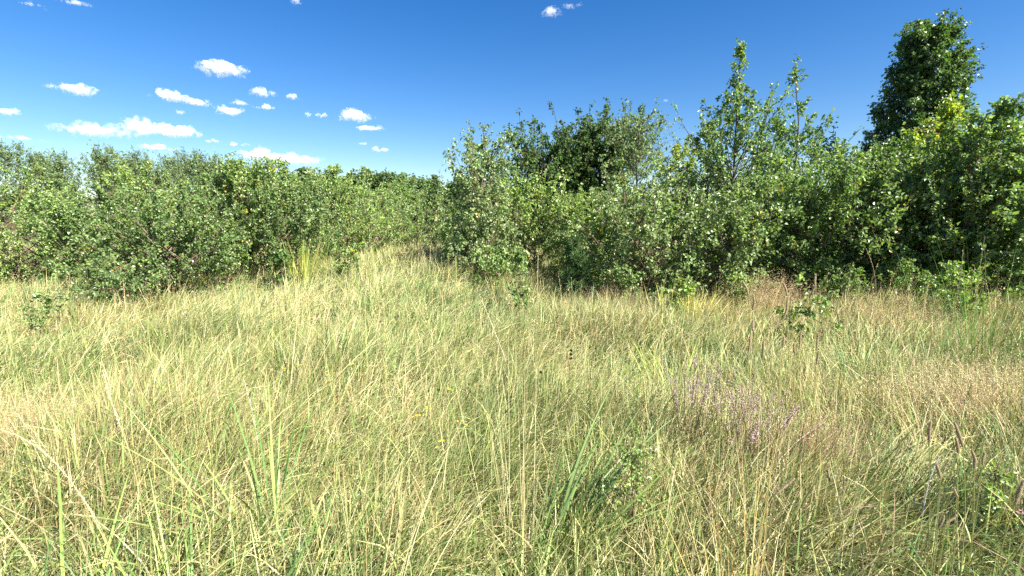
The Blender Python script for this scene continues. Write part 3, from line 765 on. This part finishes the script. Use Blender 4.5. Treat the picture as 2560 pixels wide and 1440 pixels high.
def timothy(label, t0, t1, Y, seed, foot=None):
    rng = np.random.default_rng(seed)
    a, b = at(*t0, Y), at(*t1, Y)
    f = at(foot[0], foot[1], Y) if foot else b + np.array([rng.uniform(-.05, .05), rng.uniform(-.03, .03), -.3])
    g = np.array([f[0]+(f[0]-b[0])*.5, f[1], 0]); g[2] = float(ground_z(g[0], g[1])) - .01
    t = thing('timothy_stalk', g, label, 'grass stalk', 'timothy stalks standing over the grass')
    pts = np.array([b, f, g]) if f[2] > g[2] + .05 else np.array([b, (b+g)/2, g])
    q = np.linspace(0, 1, 9); d = np.linspace(0, 1, len(pts))
    S_ = np.stack([np.interp(q, d, pts[:, i]) for i in range(3)], -1)
    for _ in range(2): S_[1:-1] = (S_[:-2]+2*S_[1:-1]+S_[2:])/4
    V, Q = tubes((S_-g)[None], np.linspace(.0011, .0017, 9)[None]*max(1, Y/2), 5)
    m = Mesh(); m.add(V, [Q], (.46, .44, .17)); m.build('stem', M_GRASS, t)
    L = np.linalg.norm(a-b); mid = (a+b)/2 + np.array([.06, 0, 0])*L*rng.normal(0, 1)
    hd = bristly_head(np.array([a, mid, b])-g, min(.0052, L*.085)*max(1, Y/2.1), rng, (.33, .26, .17), (.76, .67, .46))
    hd.build('seed_head', M_SEED, t)
    z = S_[5]-g; az = np.array([rng.uniform(0, 6.28)])
    P = blade_paths(z[None], az, np.array([.16]), np.array([.4]), np.array([1.2]), 5)
    V, F, k = blade_mesh(P, np.array([.005]), az, np.array([.3]), (.8, 1, .9, .7, .4, 0)); m = Mesh(); m.add(V, F, (.28, .32, .10)); m.build('leaf', M_GRASS, t)

NG = 'in the near lower right group'
MG = 'in the group before the brambles'
for i, (lab, a, b, Y, ft) in enumerate([
 (f'tall timothy stalk, leftmost {NG}', (2327, 1052), (2323, 1107), 1.55, (2325, 1330)),
 (f'timothy stalk with a long bent head, tallest {NG}', (2386, 1055), (2408, 1119), 1.5, (2416, 1300)),
 (f'timothy stalk left below the long bent head {NG}', (2389, 1093), (2396, 1133), 1.6, (2390, 1290)),
 (f'timothy with thick head right of the long bent one {NG}', (2429, 1124), (2436, 1171), 1.55, (2434, 1330)),
 (f'timothy stalk with a short blunt head, rightmost {NG}', (2463, 1131), (2456, 1162), 1.6, (2440, 1280)),
 (f'timothy stalk with pale bent head beside the leftmost {NG}', (2340, 1157), (2351, 1195), 1.55, (2345, 1300)),
 (f'timothy stalk with the small low head below the others {NG}', (2384, 1218), (2395, 1244), 1.5, (2392, 1330)),
 ('dark timothy head leaning right near the lower right corner', (2360, 1287), (2345, 1320), 1.4, (2338, 1400)),
 ('dark timothy head lying nearly flat near the lower right corner', (2393, 1287), (2365, 1308), 1.4, (2350, 1400)),
 ('dark leaning timothy head cut by the right edge', (2560, 1199), (2538, 1261), 1.3, (2500, 1380)),
 (f'pale leaning timothy head, leftmost and highest {MG}', (1856, 702), (1872, 742), 3.0, (1880, 850)),
 (f'thin timothy stalk right of the pale leaning one {MG}', (1883, 735), (1882, 776), 2.9, (1886, 900)),
 (f'timothy stalk with the longest dark head {MG}', (1969, 742), (1957, 802), 2.8, (1950, 940)),
 (f'timothy with pale bent tip over the longest dark head {MG}', (1958, 706), (1968, 740), 3.0, (1970, 850)),
 (f'short timothy head at the left, below the thin one {MG}', (1875, 840), (1872, 878), 2.8, (1868, 960)),
 (f'timothy stalk just above the short left head {MG}', (1882, 800), (1886, 836), 2.8, (1890, 950)),
 (f'straight pale timothy head in the middle {MG}', (1909, 847), (1907, 890), 2.7, (1906, 990)),
 (f'small dark timothy head under the longest one {MG}', (1960, 840), (1957, 866), 2.8, (1950, 980)),
 (f'dark upright timothy head right of the middle {MG}', (2002, 829), (1998, 872), 2.7, (1992, 980)),
 (f'small pale timothy head beside the dark upright one {MG}', (1986, 857), (1987, 884), 2.8, (1986, 960)),
 (f'dark timothy head, upper of the two rightmost {MG}', (2047, 832), (2042, 872), 2.7, (2040, 960)),
 (f'timothy head, lower of the two rightmost {MG}', (2047, 877), (2041, 912), 2.6, (2034, 1000)),
 ('timothy head alone against the dark right thicket, above the brambles', (2039, 685), (2039, 722), 3.6, (2040, 800)),
 ('brown timothy head lying slanted in near grass, right of the bottom middle', (1986, 1196), (1934, 1240), 1.5, (1900, 1300)),
 ('thin timothy head low behind the middle group of stalks', (2070, 1172), (2074, 1204), 1.7, (2078, 1290)),
]):
    timothy(lab, a, b, Y, 1100+i, ft)

def stalk(name, label, pts, Y, col, head_n, head_len, seed, w=.0016, hcol=(.60, .52, .32)):
    rng = np.random.default_rng(seed); R = pix_path(pts, Y); o = R[-1].copy()
    t = thing(name, o, label, 'grass stalk')
    m = Mesh(); V, Q = tubes((R-o)[None], np.linspace(w*.35, w*.8, len(R))[None], 5); m.add(V, [Q], col); m.build('stem', M_GRASS, t)
    n = head_n; u = rng.random(n)*head_len*15; i0 = np.floor(u).astype(int); f = (u-i0)[:, None]
    B = (R-o)[i0]*(1-f) + (R-o)[i0+1]*f; tn = norm((R[i0]-R[i0+1])); dv = norm(rng.normal(0, 1, (n, 3)))
    ax = norm(tn*1.0 + dv*.45)
    V, Q = leaves_mesh(B + dv*.003, ax, rng.normal(0, 1, (n, 3)), rng.uniform(.006, .010, n)*min(1, Y/2), np.full(n, .0028)*min(1, Y/2), .2)
    m = Mesh(); m.add(V, Q, np.repeat(np.array(hcol)*rng.uniform(.8, 1.2, (n, 1)), 6, 0))
    uu = np.linspace(0, head_len*15, 12); RR = np.stack([np.interp(uu, np.arange(16), (R-o)[:, k]) for k in range(3)], -1)
    V, Q = tubes(RR[None], np.full((1, 12), w*.9), 5); m.add(V, [Q], np.array(hcol)*.8); m.build('seed_head', M_SEED, t)
PS = (.62, .55, .27)
stalk('grass_stalk', 'long pale stalk arching in from the left edge, its drooping head outermost', [(-20, 1066), (60, 1076), (115, 1112), (175, 1195), (240, 1290), (275, 1360)], 1.35, PS, 90, .42, 1, w=.0009)
stalk('grass_stalk', 'second pale stalk arching beside the one from the left edge, just inside it', [(78, 1098), (118, 1128), (170, 1188), (215, 1255), (270, 1330)], 1.4, PS, 70, .35, 2, w=.0009)
stalk('grass_stalk', 'pale stalk leaning left with a white tip, left of the broad pale green clump', [(256, 925), (275, 1000), (305, 1080), (335, 1150)], 1.9, PS, 50, .3, 3, hcol=(.68, .62, .45))
stalk('grass_stalk', 'whitish feathery stalk tip above the broad pale green clump', [(610, 950), (622, 1000), (640, 1060)], 2.1, PS, 50, .35, 4, hcol=(.68, .62, .48))
stalk('grass_stalk', 'broken straw stalk slanting low across the near grass at left', [(600, 1228), (550, 1262), (480, 1300), (440, 1325)], 1.4, PS, 14, .15, 5, w=.002)
stalk('grass_stalk', 'tall silvery stalk leaning left in the middle of the meadow', [(1205, 752), (1225, 800), (1250, 860), (1285, 960)], 3.0, PS, 60, .35, 6, hcol=(.70, .64, .48))
stalk('grass_stalk', 'thin straw stalk standing on its own in the middle of the meadow', [(1345, 640), (1345, 700), (1340, 800)], 3.2, PS, 40, .25, 7)
stalk('grass_stalk', 'tall bent stalk with a nodding head against the dark right thicket', [(2165, 620), (2178, 640), (2190, 690), (2192, 760)], 4.2, PS, 50, .3, 8)
stalk('grass_stalk', 'tall straight stalk standing before the dark thicket, left of the broom', [(2408, 625), (2402, 690), (2385, 780)], 3.4, PS, 50, .3, 9)
stalk('grass_stalk', 'tall straight stalk in front of the broom at the right', [(2462, 590), (2450, 660), (2438, 760)], 3.2, PS, 50, .3, 10)
stalk('grass_stalk', 'pale curved stalk arching low just left of the bottom right group', [(1700, 1130), (1760, 1250), (1790, 1330), (1800, 1400)], 1.5, PS, 50, .3, 11)
stalk('grass_stalk', 'white feathery head leaning right beside the leftmost near timothy', [(2348, 1141), (2335, 1165), (2322, 1180), (2310, 1260)], 1.55, PS, 60, .3, 12, hcol=(.74, .72, .62))

def dark_stalk(label, px, tops, Y, foot, seed):
    rng = np.random.default_rng(seed); R = pix_path([(px, tops[0]), (px-2, tops[-1]), foot], Y); o = R[-1].copy()
    t = thing('dried_flower_stalk', o, label, 'dried stalk')
    m = Mesh(); V, Q = tubes((R-o)[None], np.linspace(.001, .002, len(R))[None], 5); m.add(V, [Q], (.16, .11, .06)); m.build('stem', M_SEED, t)
    for y in tops:
        c = at(px + rng.uniform(-3, 3), y, Y) - o; n = 60
        d = norm(rng.normal(0, 1, (n, 3))); V, Q = leaves_mesh(c + d*.003, d, rng.normal(0, 1, (n, 3)), np.full(n, .008), np.full(n, .005), .2)
        h = Mesh(); h.add(V, Q, np.repeat(np.array([[.045, .03, .02]])*rng.uniform(.6, 1.5, (n, 1)), 6, 0)); h.build('seed_head', M_SEED, t)
dark_stalk('dried stalk with three black round seed heads in the middle of the meadow', 1428, (876, 886, 896), 2.9, (1420, 1000), 1)
dark_stalk('thin dried stalk with a dark head, left of the one with three heads', 1353, (930,), 2.8, (1350, 1030), 2)
dark_stalk('small dried dark stalk far left of the one with three heads', 953, (804,), 3.9, (955, 860), 3)

def heather(label, px, top, wd, Y, seed):
    rng = np.random.default_rng(seed); n = 30
    P0 = at(px, top, Y); z = float(ground_z(P0[0], Y)); H = P0[2]-z; R = wd*.5/FPX*Y
    t = thing('heather', (P0[0], Y, z), label, 'heather', 'flowering heather in the right grass')
    off = rng.normal(0, .4, (n, 2))*R; az = np.arctan2(off[:, 1], off[:, 0])
    P = blade_paths(np.column_stack([off*.6, np.zeros(n)]), az, H*rng.uniform(.75, 1.08, n), np.abs(rng.normal(.12, .1, n)), rng.normal(.2, .25, n), 4)
    V, Q = tubes(P, np.tile([[.002, .0018, .0015, .0012, .001]], (n, 1)), 4); m = Mesh(); m.add(V, [Q], (.2, .15, .08)); m.build('stems', M_SEED, t)
    si = np.repeat(np.arange(n), 36); M = len(si); u = rng.random((M, 1))
    pos = P[si, 3]*(1-u)+P[si, 4]*u + rng.normal(0, .006, (M, 3)); ax = rng.normal(0, 1, (M, 3))+[0, 0, .5]
    V, Q = leaves_mesh(pos, ax, rng.normal(0, 1, (M, 3)), rng.uniform(.006, .011, M), np.full(M, .006), .3)
    c = np.array([[.50, .34, .40], [.60, .46, .50], [.42, .28, .28], [.52, .42, .32]])[rng.integers(0, 4, M)]
    m = Mesh(); m.add(V, Q, np.repeat(c, 6, 0)); m.build('flowers', M_PETAL, t)
heather('pale purple heather, leftmost of three in the right grass', 1733, 900, 66, 3.0, 1)
heather('pale purple heather, middle one of three, broadest', 1828, 935, 84, 2.9, 2)
heather('purple heather with grey stems, right of the broadest one, among timothy stems', 1890, 975, 60, 2.7, 3)

def flower(name, label, px, py, Y, seed, col, r=.008, n=6, group=None, spread=.014):
    rng = np.random.default_rng(seed); c = at(px, py, Y); g = np.array([c[0]+rng.uniform(-.05, .05), Y, 0]); g[2] = float(ground_z(g[0], g[1]))
    t = thing(name, g, label, 'flower', group)
    pts = np.stack([c, c*.5+g*.5+np.array([.01, 0, 0]), g]) - g
    V, Q = tubes(pts[None], np.array([[.001, .0014, .0018]]), 5); m = Mesh(); m.add(V, [Q], (.18, .26, .07)); m.build('stem', M_GRASS, t)
    h = Mesh(); k = n*9
    b = np.repeat(rng.normal(0, 1, (n, 3))*np.array([spread, spread, spread*.5]), 9, 0) + (c-g)
    a = np.tile(np.arange(9)/9*6.283, n); d = np.column_stack([np.cos(a), np.sin(a), .35+0*a])
    V, Q = leaves_mesh(b, d, np.tile([0, 0, 1.], (k, 1)) + rng.normal(0, .2, (k, 3)), np.full(k, r), np.full(k, r*.6), .1); h.add(V, Q, col); h.build('flower_head', M_PETAL, t)
YF = (.78, .60, .03)
for i, (px, py, Y, lab) in enumerate([
 (885, 912, 2.9, 'largest yellow flower, left of the middle above the near grass'), (748, 914, 2.9, 'yellow flower left of the largest one, in taller grass'), (711, 925, 2.9, 'small yellow flower, second left of the largest one'),
 (826, 930, 2.9, 'faint yellow flower just left of and below the largest one'), (1062, 1024, 2.3, 'yellow flower, upper one of the close pair in the middle'), (1040, 1040, 2.3, 'yellow flower, lower one of the close pair in the middle'),
 (1126, 972, 2.5, 'yellow flower above the close pair in the middle'), (1098, 1108, 2.0, 'yellow flower below the close pair in the middle'), (1160, 1052, 2.2, 'tiny yellow flower right of the close pair in the middle'),
 (16, 842, 3.6, 'yellow flower at the left edge of the photo'), (1036, 852, 3.4, 'tiny yellow flower far back, above the largest one to the right')]):
    flower('yellow_flower', lab, px, py, Y, 1200+i, YF, .007, 4, 'yellow flowers in the grass')
flower('clover_flower', 'pink clover flower at the right edge near the bottom corner', 2552, 1282, 1.35, 1250, (.50, .26, .38), .005, 5, None, .005)

# ------------------------------------------------------------------ clouds
def cloud_material(name, dens, aspect, off):
    """vapour that thins out towards the edge of the cloud and breaks up in billows"""
    m = bpy.data.materials.new(name); m.use_nodes = True
    n, l = m.node_tree.nodes, m.node_tree.links
    n.remove(n['Principled BSDF'])
    v = n.new('ShaderNodeVolumeScatter'); v.inputs['Color'].default_value = (.93, .94, .95, 1); v.inputs['Anisotropy'].default_value = .0
    tc = n.new('ShaderNodeTexCoord')
    le = n.new('ShaderNodeVectorMath'); le.operation = 'LENGTH'; l.new(tc.outputs['Object'], le.inputs[0])
    mp = n.new('ShaderNodeMapping'); mp.inputs['Scale'].default_value = (aspect, aspect*.6, 1); mp.inputs['Location'].default_value = (off, off*.7, 0)
    no = n.new('ShaderNodeTexNoise'); no.inputs['Scale'].default_value = 1.5; no.inputs['Detail'].default_value = 4; no.inputs['Roughness'].default_value = .6
    l.new(tc.outputs['Object'], mp.inputs[0]); l.new(mp.outputs[0], no.inputs['Vector'])
    a = n.new('ShaderNodeMath'); a.operation = 'MULTIPLY_ADD'; l.new(no.outputs[0], a.inputs[0]); a.inputs[1].default_value = 3.2; a.inputs[2].default_value = -.95
    b = n.new('ShaderNodeMath'); b.operation = 'SUBTRACT'; l.new(a.outputs[0], b.inputs[0]); l.new(le.outputs['Value'], b.inputs[1])
    mr = n.new('ShaderNodeMapRange'); mr.interpolation_type = 'SMOOTHSTEP'
    mr.inputs['From Min'].default_value = -.35; mr.inputs['From Max'].default_value = .7; mr.inputs['To Max'].default_value = dens
    l.new(b.outputs[0], mr.inputs['Value']); l.new(mr.outputs[0], v.inputs['Density'])
    l.new(v.outputs[0], n['Material Output'].inputs['Volume'])
    return m

def build_clouds():
    # px, py, width, height, density factor, label
    cl = [
     (555, 167, 105, 40, 1.0, 'bright puffy white cloud standing highest over the left thicket'),
     (195, 219, 75, 34, .8, 'small white cloud high at the left, alone'),
     (128, 215, 30, 12, .35, 'faint wisp left of the small lone cloud'),
     (422, 238, 84, 26, .9, 'oval white cloud with a second one trailing off its lower right'),
     (492, 254, 66, 18, .7, 'flat cloud trailing lower right of the oval white cloud'),
     (657, 228, 56, 24, .7, 'small cloud right of and below the bright puffy one'),
     (731, 239, 30, 18, .7, 'tiny round cloud, last on the right of the highest row'),
     (600, 256, 44, 14, .5, 'faint small cloud above the slanting one in the middle of the group'),
     (577, 276, 66, 22, .8, 'slanting small cloud in the middle of the group'),
     (664, 266, 52, 14, .7, 'flat small cloud right of the slanting one'),
     (453, 279, 34, 12, .5, 'tiny pale cloud above the long flat cloud bank'),
     (16, 276, 48, 20, .9, 'white cloud cut by the left edge of the sky'),
     (230, 322, 160, 34, .5, 'long pale left end of the flat cloud bank'),
     (345, 315, 76, 42, 1.0, 'domed white puff in the middle of the flat cloud bank'),
     (425, 325, 125, 30, 1.0, 'bright wedge shaped right end of the flat cloud bank'),
     (885, 287, 80, 30, .9, 'white cloud at the right end of the group, over the mound'),
     (918, 318, 84, 14, .6, 'flat thin cloud just below the rightmost white cloud'),
     (803, 286, 28, 14, .6, 'tiny cloud left of the rightmost white cloud'),
     (770, 286, 16, 11, .5, 'tiniest round cloud in the sky, beside another tiny one'),
     (398, 366, 80, 18, .9, 'low flat white cloud just above the far tree row'),
     (530, 351, 42, 10, .6, 'small flat cloud low over the far tree row'),
     (592, 360, 58, 9, .6, 'thin flat cloud low, left of the low broad bank'),
     (655, 385, 110, 28, .9, 'left part of the low broad cloud bank over the thicket'),
     (725, 395, 170, 30, .6, 'pale layered right part of the low broad cloud bank'),
     (948, 372, 58, 12, .6, 'small flat cloud low in the sky above the distant wood'),
     (910, 358, 26, 10, .5, 'tiny faint cloud just above the small flat one over the distant wood'),
     (50, 344, 100, 12, .4, 'faint streak of cloud low at the left edge'),
     (1378, 27, 44, 26, .6, 'small cloud near the top edge right of the middle'),
     (1430, 12, 60, 14, .25, 'faint wisp beside the small cloud at the top edge'),
     (185, 4, 70, 14, .4, 'faint cloud cut by the top edge at the left'),
     (85, 12, 54, 10, .3, 'faint streak near the top left corner'),
     (740, 2, 24, 16, .5, 'scrap of cloud cut by the top edge left of the middle'),
     (1665, 250, 36, 9, .2, 'very faint wisp above the weeping birch'),
    ]
    bm_me = bpy.data.meshes.new('tmp_sphere')
    import bmesh
    bm = bmesh.new(); bmesh.ops.create_icosphere(bm, subdivisions=3, radius=1); bm.to_mesh(bm_me); bm.free()
    SV = np.array([v.co for v in bm_me.vertices]); SF = np.array([list(p.vertices) for p in bm_me.polygons])
    bpy.data.meshes.remove(bm_me)
    dg = bpy.context.evaluated_depsgraph_get()
    for i, (px, py, w, h, dn, lab) in enumerate(cl):
        rng = np.random.default_rng(60+i)
        x, y, z = rays(px, py)
        tt = 1000.0/z                                              # cloud base about a thousand metres up
        d = np.array([x, y, z])*tt
        k = tt*1.0/FPX                                             # metres per pixel there
        wm, hm = w*k*1.12, h*k*1.12
        m = Mesh()
        npf = int(np.clip(w/5, 6, 26))
        for q in range(npf):
            u = rng.uniform(-1, 1) ; u = u*abs(u)**.2
            env = (1-u*u)**.5
            r = hm*rng.uniform(.20, .40)*(.35+.65*env)
            cz = -hm*.30 + rng.random()**1.6*hm*.55*env*(1.1 if rng.random() < .6 else .6)
            c = np.array([u*wm*.44, rng.normal(0, .22)*wm*.5*env, cz])
            sc = np.array([rng.uniform(1.2, 2.0), rng.uniform(1.2, 2.0), 1.0])*r
            m.add(SV*sc + c, [SF])
        o = m.build('cloud', M_PETAL)
        o.location = tuple(EYE*np.array([0, 0, 1]) + d)
        o.rotation_euler = (0, 0, -math.atan2(x, y))
        md_ = o.modifiers.new('r', 'REMESH'); md_.mode = 'VOXEL'; md_.voxel_size = max(hm/16, wm/70)
        dg.update()
        me2 = bpy.data.meshes.new_from_object(o.evaluated_get(dg))
        o.modifiers.clear(); old = o.data; o.data = me2; bpy.data.meshes.remove(old)
        nv = len(me2.vertices); co = np.empty(nv*3, np.float32); me2.vertices.foreach_get('co', co); co = co.reshape(-1, 3)
        fq = 5.0/hm
        dsp = np.stack([fbm(co[:, 0]*fq+i*9, co[:, 2]*fq+co[:, 1]*fq*.7, 200+j) - .5 for j in range(3)], -1)*hm*.22
        co = co + dsp; me2.vertices.foreach_set('co', co.astype(np.float32).ravel())
        me2.polygons.foreach_set('use_smooth', np.ones(len(me2.polygons), bool)); me2.update()
        sc3 = np.array([wm*.5, wm*.32, hm*.5]); co = co*1.12/sc3; me2.vertices.foreach_set('co', co.astype(np.float32).ravel()); me2.update()
        o.scale = tuple(sc3)
        me2.materials.clear(); me2.materials.append(cloud_material('cloud_vapour', 3.6*dn**1.5/hm, wm/hm, i*3.7))
        tag(o, lab, 'cloud', 'small fair weather clouds')
build_clouds()
